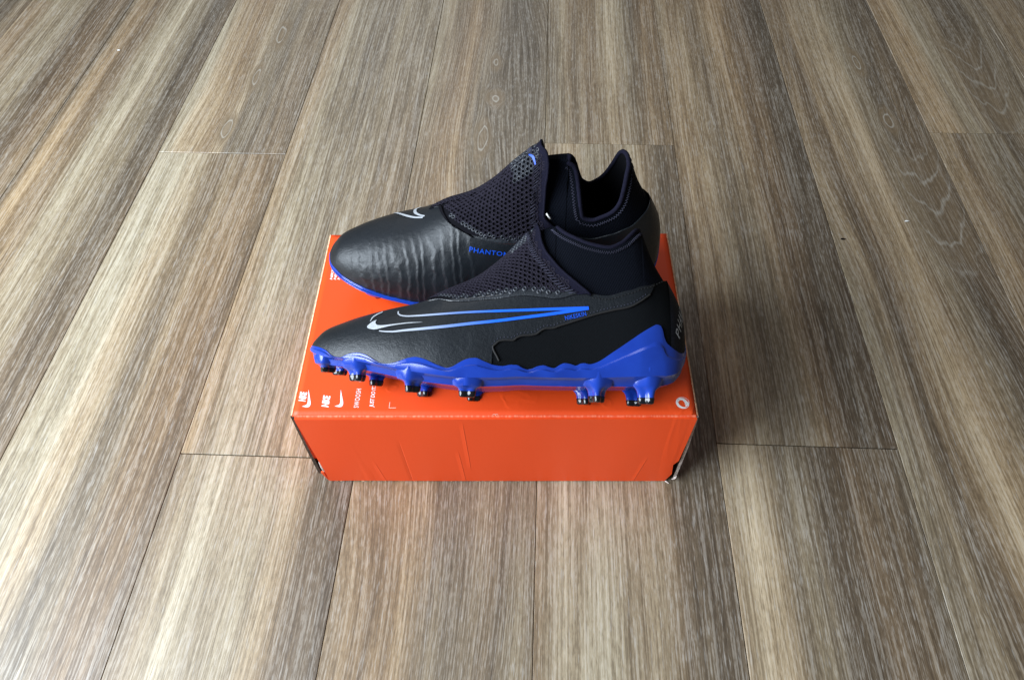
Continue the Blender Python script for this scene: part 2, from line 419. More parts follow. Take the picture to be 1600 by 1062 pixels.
# pale torn tab in the left notch, white frayed corner on the right
g = G()
g.grid(np.array([[(-0.1622 + 0.0040 * a + .001 * b, -0.0006 - 0.0016 * math.sin(b * 2.4) + 0.002 * a * a, 0.0375 - 0.0165 * b - 0.004 * a) for a in np.linspace(0, 1, 4)] for b in np.linspace(0, 1, 6)]))
tb = g.out("torn_tab", GREYCARD, box); solid(tb, 0.0007)
g = G()
for (x, z, l, a) in ((0.1640, 0.0030, 0.009, 1.28), (0.1650, 0.006, 0.007, 1.35), (0.158, -0.0, 0.005, -0.55)):
    p0 = np.array((x, -0.001, z + 0.001)); p1 = p0 + l * np.array((math.cos(a), -0.25, math.sin(a)))
    if a < 0: p1 = p0 + l * np.array((0.75, -0.6, -0.02))
    g.tube(curve2([p0, (p0 + p1) / 2 + np.array((0.0003, -0.0004, 0)), p1], 6), [0.0006, 0.0008, 0.0008, 0.0007, 0.0005, 0.0003], 6)
fr = g.out("frayed_corner", GREYCARD, box); fr["kind"] = "stuff"
g = G()
for k in range(46):
    x = random.uniform(-0.156, 0.157); s = random.uniform(0.0008, 0.0035)
    g.grid(np.array([[(x, -0.0005, 0.0004), (x, -0.0012, 0.0003 + 0.0003 * random.random())], [(x + s, -0.0005, 0.0004), (x + s, -0.0018, 0.0009)]]))
fr = g.out("frayed_bottom_edge", PALE, box); fr["kind"] = "stuff"

# printing on the lid
def text_data(s, size=1.0, shear=0.0, bold=0.0, spacing=1.0):
    cu = bpy.data.curves.new("lettering", 'FONT'); cu.body = s; cu.size = size; cu.shear = shear; cu.offset = bold
    cu.space_character = spacing; cu.resolution_u = 3
    o = bpy.data.objects.new("lettering", cu); COL.objects.link(o)
    dg = bpy.context.evaluated_depsgraph_get()
    me = bpy.data.meshes.new_from_object(o.evaluated_get(dg))
    V = np.array([v.co[:2] for v in me.vertices]); F = [tuple(p.vertices) for p in me.polygons]
    bpy.data.objects.remove(o); bpy.data.curves.remove(cu); bpy.data.meshes.remove(me)
    V = V - V.min(0)
    return V, F

ZP = H + 0.00012
def lid_print(name, V, F, org, length, height, mat=WHITE, lean=0.0):
    """V in reading frame; reads away from the viewer, letter tops to the left"""
    V = V / V.max(0)
    P = [(org[0] - v * height + lean * u * length, org[1] + u * length, ZP) for u, v in V]
    return mk(name, P, [tuple(f) for f in F], mat, box, smooth=False)

V, F = text_data("NIKE", 1, 0.25, 0.045, 0.86)
lid_print("printed_wordmark", V, F, (-0.1576, 0.0148), 0.0098, 0.0062)
lid_print("printed_wordmark", V, F, (-0.1374, 0.0092), 0.0118, 0.0062)
V, F = text_data("SWOOSH", 1, 0, 0.004, 1.18)
lid_print("printed_lettering", V, F, (-0.1124, 0.0088), 0.0186, 0.0041)
V, F = text_data("JUST DO IT.", 1, 0.18, 0.016, 0.96)
lid_print("printed_lettering", V, F, (-0.0992, 0.0092), 0.0205, 0.0044)

def tick(org, length, name="printed_tick"):
    # tick mark pointing away from the viewer: outer and inner outline in a unit frame (u along reading direction, v up)
    outer = curve2([(0.05, 1.0), (0.015, 0.62), (0.0, 0.40), (0.015, 0.18), (0.07, 0.05), (0.15, 0.0), (0.26, 0.03), (0.45, 0.17), (0.72, 0.38), (1.0, 0.60)], 40)
    inner = curve2([(0.05, 1.0), (0.09, 0.74), (0.115, 0.58), (0.14, 0.49), (0.17, 0.44), (0.22, 0.40), (0.30, 0.40), (0.46, 0.45), (0.72, 0.52), (1.0, 0.60)], 40)
    rows = np.stack([outer, inner], 1)
    P = np.zeros((40, 2, 3)); P[..., 0] = org[0] - rows[..., 1] * length * 0.40; P[..., 1] = org[1] + rows[..., 0] * length; P[..., 2] = ZP + 0.00005
    g = G(); g.grid(P); return g.out(name, WHITE, box, smooth=False)
tick((-0.1529, 0.0092), 0.0176)
tick((-0.1257, 0.0094), 0.0172)
g = G()
g.grid(np.array([[(-0.0872, 0.0083, ZP), (-0.0872, 0.0088, ZP)], [(-0.0812, 0.0083, ZP), (-0.0812, 0.0088, ZP)]]), flip=True)
g.grid(np.array([[(-0.0872, 0.0089, ZP), (-0.0872, 0.0142, ZP)], [(-0.0867, 0.0089, ZP), (-0.0867, 0.0142, ZP)]]), flip=True)
g.out("printed_corner_mark", FADED, box, smooth=False)
g = G(); a = np.linspace(0, 2 * np.pi, 20, endpoint=False)
for dx in (0, 0.0022):
    g.grid(np.array([[(0.0002 + dx + r * math.cos(t), 0.0016 + r * 0.8 * math.sin(t), ZP + 0.0001) for t in a[:15]] for r in (0.0008, 0.0012)]))
g.out("printed_small_mark", FADED, box, smooth=False)
# round recycling mark
cx, cy, r0 = 0.1562, 0.0132, 0.0056
g = G(); a = np.linspace(0, 2 * np.pi, 48)
def spt(r, t): return (cx + r * math.cos(t), cy + r * math.sin(t), ZP)
g.grid(np.array([[spt(r0, t), spt(r0 - 0.0004, t)] for t in a]))
g.grid(np.array([[spt(r0 - 0.0004 + 1e-5, t), spt(r0 - 0.0004 - 0.0018 * math.sin((t - 2.1) / (5.35 - 2.1) * math.pi) ** 0.7, t)] for t in np.linspace(2.1, 5.35, 30)]))
arm = curve2([(-0.0037, 0.0012), (-0.0022, 0.0036), (0.0002, 0.0036), (0.0020, 0.0020), (0.0034, -0.0012), (0.0020, -0.0036)], 24)
wd = np.interp(np.linspace(0, 1, 24), [0, 0.25, 0.7, 0.78, 1], [0.0005, 0.0010, 0.0013, 0.0022, 0.0001])
T = np.gradient(arm, axis=0); T /= np.linalg.norm(T, axis=1, keepdims=True); Nn = np.stack([-T[:, 1], T[:, 0]], -1)
g.grid(np.array([[(cx + p[0] + n[0] * w, cy + p[1] + n[1] * w, ZP), (cx + p[0] - n[0] * w, cy + p[1] - n[1] * w, ZP)] for p, n, w in zip(arm, Nn, wd)]))
g.out("printed_recycling_mark", WHITE, box, smooth=False)
# lettering rows at the far left corner, mostly under the boot
for k in range(3):
    V, F = text_data("NIKE", 1, 0.2, 0.03, 1.0)
    lid_print("printed_lettering", V, F, (-0.1561 + 0.0036 * k, 0.1497), 0.0135, 0.0024)

# ------------------------------------------------------------------ boot materials
def leather():
    t = NT("black_pebbled_skin"); co = t.obj()
    n = t.noise(co, 900, 3, 0.6); m = t.noise(co, 260, 2); big = t.noise(co, 30, 2)
    t.p(Base_Color=t.ramp(big, [(0.3, (0.0055, 0.0075, 0.0100)), (0.7, (0.0085, 0.0112, 0.0148))]))
    t.p(Roughness=t.ramp(n, [(0.3, 0.50), (0.7, 0.36)]))
    t.b.inputs['Specular IOR Level'].default_value = 0.42
    t.bump(t.math('ADD', t.math('MULTIPLY', n, 0.6), t.math('MULTIPLY', m, 0.8)), 0.55, 0.0006)
    return t.m
def knit(name, col, sx, rough=0.85, rot=0.5, strength=0.6, spec=0.06):
    t = NT(name); co = t.mapping(t.obj(), (1, 1, 1), (0, 0, 0), (0, rot, 0))
    w = t.node('ShaderNodeTexWave', wave_type='BANDS', bands_direction='X'); t.set(w.inputs[0], co)
    w.inputs['Scale'].default_value = sx; w.inputs['Distortion'].default_value = 1.5; w.inputs['Detail'].default_value = 1; w.inputs['Detail Scale'].default_value = 60
    f = t.noise(t.obj(), 1500, 2)
    v = t.math('ADD', t.math('MULTIPLY', w.outputs[1], 0.7), t.math('MULTIPLY', f, 0.3))
    t.p(Base_Color=t.ramp(v, [(0.2, tuple(c * 0.35 for c in col)), (0.8, tuple(c * 1.5 for c in col))]), Roughness=rough)
    t.b.inputs['Specular IOR Level'].default_value = spec
    t.bump(v, strength, 0.0006)
    return t.m
SKIN = leather()
QUARTER = knit("black_woven_quarter", (0.0050, 0.0058, 0.0070), 330, 0.75, 1.15, 0.4)
SOCK = knit("black_ribbed_sock", (0.0030, 0.0040, 0.0075), 260, 0.85, 0.35, 0.6)
YARN = plain("charcoal_violet_yarn", (0.0150, 0.0130, 0.0210), 0.85, 0.12, 900, 0.4, 1600, 0.5, 0.0004)
BACK = plain("black_mesh_backing", (0.0035, 0.0035, 0.0055), 0.9, 0.1)
BIND = plain("navy_knit_binding", (0.0068, 0.0065, 0.0150), 0.9, 0.1, 1300, 0.35, 1700, 0.5, 0.0004)
STITCH = plain("grey_blue_stitching", (0.045, 0.045, 0.070), 0.8, 0.2)
DARKSEAM = plain("black_stitching_and_groove", (0.012, 0.011, 0.011), 0.7, 0.3)
LINING = plain("black_lining", (0.004, 0.004, 0.005), 0.95, 0.05)
FILM = plain("glossy_dark_film", (0.020, 0.023, 0.028), 0.28, 0.6, 500, 0.3, 800, 0.6, 0.0005)
GLOSSKNIT = plain("film_coated_yarn", (0.014, 0.017, 0.025), 0.42, 0.5, 900, 0.4, 900, 0.7, 0.0005)
BLUEPRINT = plain("blue_print", (0.005, 0.075, 0.56), 0.45, 0.4)
SILVERPRINT = plain("silver_print", (0.40, 0.42, 0.45), 0.40, 0.5, 900, 0.2)
PLASTIC_BLACK = plain("glossy_black_plastic", (0.006, 0.006, 0.008), 0.14, 0.6)
HEELTAB = plain("dark_navy_glitter_heel", (0.0075, 0.0085, 0.013), 0.62, 0.16, 1400, 0.7, 1400, 0.7, 0.0004)
WHITECORD = plain("white_cord", (0.8, 0.8, 0.78), 0.6, 0.3)
def blue_plastic():
    t = NT("glossy_blue_plastic"); co = t.obj()
    n = t.noise(co, 60, 2)
    t.p(Base_Color=t.ramp(n, [(0.3, (0.0075, 0.036, 0.29)), (0.7, (0.0105, 0.047, 0.35))]), Roughness=0.24)
    t.b.inputs['Specular IOR Level'].default_value = 0.5
    t.b.inputs['Coat Weight'].default_value = 0.25; t.b.inputs['Coat Roughness'].default_value = 0.12
    return t.m
BLUE = blue_plastic()
def gradient_print():
    t = NT("silver_to_blue_print")
    s = t.node('ShaderNodeSeparateXYZ'); t.t.links.new(t.obj(), s.inputs[0])
    f = t.math('MULTIPLY_ADD', s.outputs[0], 1 / 0.16, 0.56)
    t.p(Base_Color=t.ramp(f, [(0.0, (0.42, 0.44, 0.48)), (0.18, (0.36, 0.40, 0.48)), (0.38, (0.12, 0.22, 0.55)), (0.55, (0.008, 0.13, 0.80)), (1.0, (0.006, 0.10, 0.75))]), Roughness=0.42)
    return t.m
GRADIENT = gradient_print()

# ------------------------------------------------------------------ boot form: x toe to heel, m medial, h up from the stud tips
X = [-.1492,-.148,-.145,-.138,-.125,-.11,-.09,-.063,-.04,-.02,0,.02,.04,.06,.08,.1,.12,.130,.137,.1405,.1425,.1437]
YL = [.003,-.005,-.0115,-.018,-.0255,-.0315,-.0375,-.0430,-.0450,-.0445,-.0425,-.0395,-.037,-.0345,-.033,-.032,-.0295,-.0258,-.0195,-.0140,-.0085,-.001]
YM = [.005,.012,.0185,.0245,.0315,.0370,.0415,.0445,.0445,.0420,.0375,.0330,.030,.0295,.0300,.0305,.0290,.0258,.0195,.0140,.0085,.001]
YR = [.004,.004,.004,.004,.004,.004,.003,.002,.001,.001,.001,.001,.001,.001,.001,.001,.001,.0005,0,0,0,0]
NE = [2.2,2.2,2.2,2.2,2.2,2.2,2.2,2.1,2.0,1.9,1.8,1.8,1.8,1.9,2.0,2.1,2.1,2.1,2.1,2.1,2,2]
ZR = [.0385,.0405,.0438,.0508,.0567,.0622,.0679,.0749,.0856,.0954,.1118,.1334,.1522,.1763,.1859,.164,.1138,.0962,.0825,.0725,.0625,.0515]
ZB = [.0360,.0340,.0322,.0292,.0265,.0248,.0216,.0168,.0142,.0130,.0140,.0156,.0158,.0163,.0171,.0178,.0190,.0215,.0275,.0330,.0390,.0470]
WS = 1.075
fYL, fYM, fZB, fZR, fYR, fNE = [pchip(X, a) for a in (np.array(YL) * WS, np.array(YM) * WS, ZB, ZR, YR, NE)]

def S0(x, w):
    x, w = np.broadcast_arrays(np.asarray(x, float), np.asarray(w, float))
    t = (1 - np.abs(w)) * np.pi / 2; n = fNE(x); yo = np.where(w < 0, fYL(x), fYM(x)); yr = fYR(x); zb = fZB(x)
    c = np.clip(np.cos(t), 0, 1); s = np.clip(np.sin(t), 0, 1)
    return np.stack([x, yr - (yr - yo) * c ** (2 / n), zb + (fZR(x) - zb) * s ** (2 / n)], -1)
def N0(x, w):
    x, w = np.broadcast_arrays(np.asarray(x, float), np.asarray(w, float)); e = 2e-3
    xa = np.clip(x, -.1489, .1433)
    du = S0(xa + 2e-4, w) - S0(xa - 2e-4, w); dw = S0(xa, np.clip(w + e, -1, 1)) - S0(xa, np.clip(w - e, -1, 1))
    n = np.cross(du, dw); return n / (np.linalg.norm(n, axis=-1, keepdims=True) + 1e-12)
def w_of(x, h, lat=True):
    s = np.clip((np.asarray(h, float) - fZB(x)) / (fZR(x) - fZB(x)), 0, 1)
    t = np.arcsin(s ** (fNE(x) / 2)); w = 1 - 2 * t / np.pi
    return -w if lat else w
def ridges(x, w):
    # raised striking ribs across the medial forefoot
    u = (x + 0.016 * (w - 0.55) ** 2 - 0.006 * w + 0.0008 * np.sin(9 * w + 95 * x) + 0.0005 * np.sin(27 * w - 210 * x + 1.0)
         + 0.00035 * np.sin(61 * w + 330 * x) + 0.0002 * np.sin(117 * w - 700 * x) + 0.0016 * np.sin(x * 190) + 0.0007 * np.sin(x * 420 + 2 * w))
    ph = (u / 0.0080) % 1.0
    saw = np.where(ph < 0.20, ph / 0.20, ((1 - ph) / 0.80) ** 1.5)
    def sm(a, b, v): q = np.clip((v - a) / (b - a), 0, 1); return q * q * (3 - 2 * q)
    mask = sm(-.134, -.112, x) * (1 - sm(-.03, -.005, x)) * sm(0.12, 0.45, w) * (1 - 0.4 * sm(0.9, 1.0, w))
    return saw * mask * (0.70 + 0.30 * np.sin(29 * w + 260 * x) * np.sin(13 * w - 170 * x))

XD = np.unique(np.round(np.concatenate([-.1492 + .012 * np.linspace(0, 1, 24) ** 2, np.concatenate([np.arange(-.137, -.002, .0009), np.arange(-.002, .1305, .0013)]),
                                        np.linspace(-.0045, -.0015, 9), .1437 - .0125 * np.linspace(0, 1, 24) ** 2]), 6))
WAVE_L = pchip(*zip((-.1492,.0380), (-.147,.0372), (-.1432,.0363), (-.1375,.0350), (-.1305,.0324), (-.1255,.0289), (-.1215,.0272), (-.1170,.0267), (-.1125,.0284), (-.1075,.0297), (-.1030,.0300), (-.0980,.0291), (-.0940,.0275), (-.0890,.0247), (-.0840,.0226), (-.0795,.0222), (-.0745,.0228), (-.0690,.0246), (-.0640,.0264), (-.0585,.0273), (-.0540,.0266), (-.0485,.0247), (-.0420,.0220), (-.0350,.0202), (-.0315,.0211), (-.0275,.0236), (-.0225,.0265), (-.0180,.0278), (-.0145,.0280), (-.0105,.0265), (-.0070,.0252), (-.0020,.0235), (.0040,.0230), (.0110,.0243), (.0150,.0243), (.0185,.0226), (.0225,.0214), (.0260,.0222), (.0295,.0240), (.0345,.0250), (.0385,.0238), (.0420,.0233), (.0455,.0255), (.0495,.0273), (.0530,.0270), (.0580,.0258), (.0610,.0274), (.0640,.0279), (.0680,.0273), (.0710,.0280), (.0860,.0376), (.0985,.0467), (.1075,.0533), (.1145,.0577), (.1170,.0590), (.1200,.0582), (.1218,.0550), (.1228,.0500), (.1245,.0460), (.1280,.0430), (.1320,.0406), (.1360,.0392), (.1390,.0398), (.1415,.0425), (.1437,.0492)))
WAVE_M = pchip(*zip((-.1492,.0380), (-.148,.0376), (-.1432,.0372), (-.1345,.0335), (-.123,.0306), (-.11,.0278), (-.0975,.0250), (-.0825,.0226), (-.0695,.0205), (-.055,.0190), (-.035,.0175), (-.01,.0195), (.02,.0230), (.05,.0245), (.08,.0255), (.11,.0270), (.130,.0290), (.1370,.0345), (.1405,.0390), (.1425,.0430), (.1437,.0492)))
SEAM_PTS = [(.0020,.0268),(.0000,.0306),(-.0022,.0343),(-.0030,.0369),(-.0012,.0390),(.0020,.0416),(.0070,.0424),(.0115,.0425),(.0145,.0447),(.0190,.0464),(.0240,.0469),(.0280,.0478),(.0315,.0505),(.0350,.0524),(.0410,.0531),(.0450,.0548),(.0510,.0570),(.0630,.0615),(.0720,.0647),(.0850,.0684),(.0970,.0714),(.1040,.0753),(.1125,.0820)]
_up = [p for p in SEAM_PTS if p[1] >= .0369]
_seamh = pchip([-.0040, -.0034] + [p[0] for p in _up] + [.1165], [.010, .018] + [p[1] for p in _up] + [.0915])
WL = pchip([-.151,-.0585,-.056,-.0505,-.0365,-.0135,.0045,.031,.0495,.0675,.081,.0975,.11,.121,.1275,.130,.155], [-.15,-.15,-.25,-.29,-.42,-.50,-.57,-.66,-.71,-.74,-.76,-.72,-.62,-.41,-.2,0,0])
WM = pchip([-.151,-.0585,-.0465,-.0425,-.0365,-.028,-.0145,-.0015,.0145,.0225,.045,.0675,.081,.0975,.11,.121,.1275,.130,.155], [-.15,-.15,-.10,.06,.22,.32,.45,.54,.63,.66,.71,.74,.76,.72,.62,.41,.2,0,0])
EDGE_NEAR = [(.0275,0),(.0274,.11),(.0285,.21),(.030,.34),(.033,.43),(.0395,.52),(.049,.62),(.058,.69),(.068,.745)]
EDGE_FAR_M = [(.0385,0),(.0390,.06),(.043,.20),(.044,.30),(.042,.41),(.041,.51),(.0405,.55),(.046,.62),(.056,.69),(.068,.745)]
EDGE_FAR_L = [(.0385,0),(.0395,.2),(.041,.34),(.043,.43),(.047,.52),(.053,.62),(.060,.69),(.068,.745)]
RIMS = {'left': dict(xo=.0410, xc=.1085, top=.1395,
                     lat=[(.0410,.139),(.0425,.1365),(.0475,.131),(.0565,.1255),(.067,.121),(.0813,.1184),(.092,.123),(.1,.131),(.105,.1365),(.1085,.1395)],
                     med=[(.0410,.139),(.046,.125),(.055,.112),(.067,.100),(.0813,.094),(.092,.098),(.1,.112),(.1055,.130),(.1085,.1395)]),
        'right': dict(xo=.0590, xc=.1100, top=.1385,
                      lat=[(.0590,.1384),(.0615,.1365),(.0640,.131),(.0665,.120),(.0700,.104),(.0745,.093),(.081,.0895),(.088,.0935),(.095,.103),(.1005,.117),(.1045,.130),(.1075,.1362),(.1100,.1385)],
                      med=[(.0590,.1384),(.0625,.1365),(.0655,.131),(.0678,.120),(.0700,.107),(.0725,.0975),(.080,.0955),(.0877,.0985),(.0965,.1035),(.1025,.112),(.1055,.124),(.1080,.1345),(.1100,.1385)])}

_zb_l = lambda x: np.interp(x, X, ZB)
_zr_l = lambda x: np.interp(x, X, ZR)
class Boot:
    def __init__(s, side, root):
        s.side = side; s.sg = 1 if side == 'left' else -1; s.root = root; s.r = RIMS[side]
        s.stud_list = []
    def fin(s, P):
        P = np.array(P, float)
        if s.side == 'left':     # this boot's soft medial collar is pressed in by its neighbour
            q = np.clip((P[..., 2] - .085) / .05, 0, 1); k = 1 - 0.55 * q * q * (3 - 2 * q)
            P[..., 1] = np.where(P[..., 1] > 0, P[..., 1] * k, P[..., 1])
        P[..., 1] = P[..., 1] * s.sg
        return P
    def surf(s, x, w, off=0.0):
        P = S0(x, w)
        return P + np.asarray(off)[..., None] * N0(x, w) if np.ndim(off) or off else P
    def orient(s, o):
        bm = bmesh.new(); bm.from_mesh(o.data); bmesh.ops.recalc_face_normals(bm, faces=bm.faces)
        bm.faces.ensure_lookup_table(); seen = set()
        for f0 in bm.faces:
            if f0.index in seen: continue
            isl = [f0]; seen.add(f0.index); st = [f0]; tot = 0.0
            while st:
                f = st.pop()
                c = f.calc_center_median(); x = c.x; zm = float(_zb_l(x)) + 0.4 * float(_zr_l(x) - _zb_l(x))
                out = Vector((0.5 * (1 if x > .14 else -1 if x < -.14 else 0), c.y - s.sg * .001, (c.z - zm))).normalized()
                tot += f.normal.dot(out) * f.calc_area()
                for e in f.edges:
                    for h in e.link_faces:
                        if h.index not in seen: seen.add(h.index); st.append(h); isl.append(h)
            if tot < 0: bmesh.ops.reverse_faces(bm, faces=isl)
        bm.to_mesh(o.data); bm.free(); o.data.update()
        return o
    def strip(s, g, xs, wa, wb, n, off, fn=None):
        xs = np.asarray(xs); q = np.linspace(0, 1, n + 1)
        W = wa(xs)[:, None] + (wb(xs) - wa(xs))[:, None] * q[None]
        XX = np.broadcast_to(xs[:, None], W.shape)
        o = off(XX, W) if callable(off) else np.full(W.shape, off)
        P = s.surf(XX, W, o)
        if fn is not None: P = fn(P)
        g.grid(s.fin(P))
    def path(s, pts_xw, off):
        a = np.asarray(pts_xw); return s.fin(s.surf(a[:, 0], a[:, 1], np.full(len(a), off)))

    # ---- skin, quarter, lining
    def upper(s):
        one = lambda v: (lambda x: np.full(np.shape(x), float(v)))
        def off(x, w): return 0.0008 + .00085 * ridges(x, w)
        seam = lambda x: np.where(x < -.0036, -1.0, w_of(x, _seamh(x)))
        g = G(); xl = XD[XD <= .1165]
        s.strip(g, xl, seam, lambda x: np.maximum(WL(x), seam(x) + 1e-4), 44, off)
        s.strip(g, XD, WM, one(1), 70, off)
        o = s.orient(g.out("skin_upper", SKIN, s.root, merge=2e-6)); solid(o, .0009)
        g = G(); xq = XD[XD >= -.008]
        top = lambda x: np.where(x < .1125, np.minimum(seam(np.maximum(x, -.0030)) + .03, WL(x)), WL(x))
        s.strip(g, xq, one(-1), top, 24, 0.0)
        s.orient(g.out("quarter_panel", QUARTER, s.root))
        # added dark tube standing in for the seam groove, and real stitches
        P = curve2(SEAM_PTS, 240); w = w_of(P[:, 0], P[:, 1])
        g = G(); g.tube(s.path(np.stack([P[:, 0], w], -1), .0007), .0008, 6)
        g.out("dark_seam_groove", DARKSEAM, s.root)
        P2 = curve2([(a - .0006, b + .0021) for a, b in SEAM_PTS[2:]], 150)
        g = G()
        for k in range(0, 147, 3):
            q = P2[k:k + 2]; g.tube(s.path(np.stack([q[:, 0], w_of(q[:, 0], q[:, 1])], -1), .0010), .00028, 5)
        st = g.out("seam_stitching", STITCH, s.root); st["kind"] = "stuff"
        # stitched line where the sock leaves the skin
        g = G(); xs = np.linspace(.069, .126, 48)
        for k in range(0, 46, 2):
            q = np.array([(xs[k], float(WL(xs[k])) - .012), (xs[k + 1], float(WL(xs[k + 1])) - .012)])
            g.tube(s.path(q, .0010), .0003, 5)
        st = g.out("collar_stitching", DARKSEAM, s.root); st["kind"] = "stuff"
        # heel tab
        g = G(); xs = .1436 - .0150 * np.linspace(0, 1, 34)[::-1] ** 1.6
        s.strip(g, xs, lambda x: w_of(x, np.minimum(WAVE_L(x) - .001, fZR(x))), one(0), 14, .0006)
        s.strip(g, xs, one(0), lambda x: w_of(x, np.minimum(WAVE_M(x) - .001, fZR(x)), False), 14, .0006)
        s.orient(g.out("heel_tab", HEELTAB, s.root, merge=2e-6))
        # dark insole
        g = G(); xs = np.linspace(-.143, .139, 60)
        A = np.stack([S0(xs, -.9), S0(xs, .9)], 1); A[..., 2] = fZB(xs)[:, None] + .004
        A = A[:, :1] + (A[:, 1:] - A[:, :1]) * np.linspace(0, 1, 5)[None, :, None]
        g.grid(s.fin(A)); g.out("insole", LINING, s.root)

    def clip(s, P):
        P = np.array(P); k = .0035; zc = s.r['top']; d = np.clip((zc - P[..., 2]) / k, -60, 60)
        P[..., 2] = zc - k * np.log1p(np.exp(d))
        if s.side == 'right':
            q = np.clip((P[..., 2] - .104) / .034, 0, 1); q = q * q * (3 - 2 * q); f = np.clip((.088 - P[..., 0]) / .02, 0, 1)
            P[..., 1] = P[..., 1] * (1 - .72 * q * f)
        return P
    def rimw(s, key):
        t = s.r[key]; f = pchip([p[0] for p in t], [p[1] for p in t]); lat = key == 'lat'
        def w(x):
            h = f(x); ww = w_of(x, h, lat)
            return np.where((x <= s.r['xo']) | (x >= s.r['xc']), 0.0, ww)
        return f, w
    def sock(s):
        one = lambda v: (lambda x: np.full(np.shape(x), float(v)))
        (fl, wl), (fm, wm) = s.rimw('lat'), s.rimw('med'); xo, xc = s.r['xo'], s.r['xc']
        u = np.linspace(0, 1, 70); mid = xo + (xc - xo) * (0.5 - 0.5 * np.cos(np.pi * u))
        xs = np.unique(np.round(np.concatenate([np.arange(-.05, xo, .0015), mid, np.linspace(xc, .134, 22)]), 6))
        g = G(); s.strip(g, xs, one(-.93), wl, 34, -.0017, s.clip); s.strip(g, xs, wm, one(.93), 34, -.0017, s.clip)
        o = s.orient(g.out("sock_collar", SOCK, s.root, merge=2e-6)); o.data.materials.append(LINING)
        m = solid(o, .0024).modifiers[0]; m.material_offset = 1; m.material_offset_rim = 1
        # rim binding
        xa = mid
        A = s.clip(s.surf(xa, wl(xa), np.full(len(xa), -.0029))); B = s.clip(s.surf(xa, wm(xa), np.full(len(xa), -.0029)))
        loop = np.concatenate([A, B[1:-1][::-1]])
        g = G(); g.tube(s.fin(curve2(np.vstack([loop, loop[:1]]), 160))[:-1], .0019, 8, closed=True)
        g.out("collar_binding", BIND, s.root)
        # zigzag seam below the rim
        g = G()
        for f, lat in ((fl, True), (fm, False)):
            xx = np.linspace(xo + .0004, xc - .001, 200); P = curve2(np.stack([xx, f(xx)], -1), 110)
            T = np.gradient(P, axis=0); T /= np.linalg.norm(T, axis=1, keepdims=True); Nn = np.stack([T[:, 1], -T[:, 0]], -1)
            Nn *= np.where(Nn[:, 1:] > 0, -1, 1)
            n = len(P); z = .0046 + .0011 * np.where(np.arange(n) % 2 == 0, 1, -1)
            side = np.where(np.abs(T[:, 1]) > .8, 1, 1)
            Q = P + Nn * z[:, None] * side[:, None]
            Q[:, 0] = np.where((T[:, 1] < -.6) & (Q[:, 0] > P[:, 0]), 2 * P[:, 0] - Q[:, 0], Q[:, 0])
            ok = Q[:, 0] > xo - .012
            Q = Q[ok]
            g.tube(s.fin(s.clip(s.surf(Q[:, 0], w_of(Q[:, 0], Q[:, 1], lat), np.full(len(Q), -.0014)))), .00032, 5)
        o = g.out("zigzag_stitching", STITCH, s.root); o["kind"] = "stuff"

    # ---- knitted lace cover
    def cover(s):
        A = np.array((-.058, -.15)); out = {}
        g = G(); lat_cells = []
        edge = {'l': EDGE_NEAR if s.side == 'left' else EDGE_FAR_L, 'm': EDGE_NEAR if s.side == 'left' else EDGE_FAR_M}
        bands = G(); bindg = G(); zz = G(); filmg = G()
        for sd in 'lm':
            sgn = -1 if sd == 'l' else 1
            E = curve2([(x, sgn * w) for x, w in edge[sd]], 41); T, K = E[0], E[-1]
            fx = np.linspace(-.058, .068, 240); bw = (WL if sd == 'l' else WM)(fx); bw[-1] = K[1]
            Bd = curve2(np.stack([fx, bw], -1) * np.array([1, .06]), 81) / np.array([1, .06]); Bd[0] = A; Bd[-1] = K
            Rg = np.stack([np.linspace(A[0], T[0], 81), A[1] * (1 - np.linspace(0, 1, 81)) ** 2], -1)
            r = np.linspace(0, 1, 81)[:, None, None]; q = np.linspace(0, 1, 41)[None, :, None]
            C = (1 - q) * Rg[:, None] + q * Bd[:, None] + (1 - r) * A + r * E[None] - ((1 - r) * (1 - q) * A + r * (1 - q) * T + (1 - r) * q * A + r * q * K)
            g.grid(s.fin(s.surf(C[..., 0], C[..., 1], np.full(C.shape[:2], .0009))))
            # edge binding band + film band
            bindg.grid(s.fin(s.surf(C[-7:, :, 0], C[-7:, :, 1], np.full((7, 41), .0021) - np.linspace(.0006, 0, 7)[:, None])))
            filmg.grid(s.fin(s.surf(C[2:, -7:, 0], C[2:, -7:, 1], np.full((79, 7), .0014) - np.array([.0006, .0003, .0001, 0, 0, .0002, .0006])[None])))
            bindg.tube(s.path(E, .0016), .0012, 6)
            zi = 72
            n = 41; zt = np.array([C[zi + (1 if k % 2 else -1), k] for k in range(0, n)])
            zt = curve2(zt, 41); k2 = []
            for k in range(n - 1):
                for f in (0, .5):
                    base = C[zi, k] * (1 - f) + C[zi, k + 1] * f; up = C[zi + 3, k] * (1 - f) + C[zi + 3, k + 1] * f
                    k2.append(base if f == 0 else up)
            zz.tube(s.path(np.array(k2), .0024), .00034, 5)
            out[sd] = C
        o = s.orient(g.out("mesh_cover", BACK, s.root, merge=2e-6)); solid(o, .0014)
        s.orient(bindg.out("cover_binding", BIND, s.root))
        s.orient(filmg.out("cover_film", FILM, s.root))
        z = zz.out("cover_zigzag_stitching", STITCH, s.root); z["kind"] = "stuff"
        # open hexagonal knit: each flank is laid out on its own tangent plane, then wrapped back on the form
        allP = []; allF = []; nb = 0; cellm = []
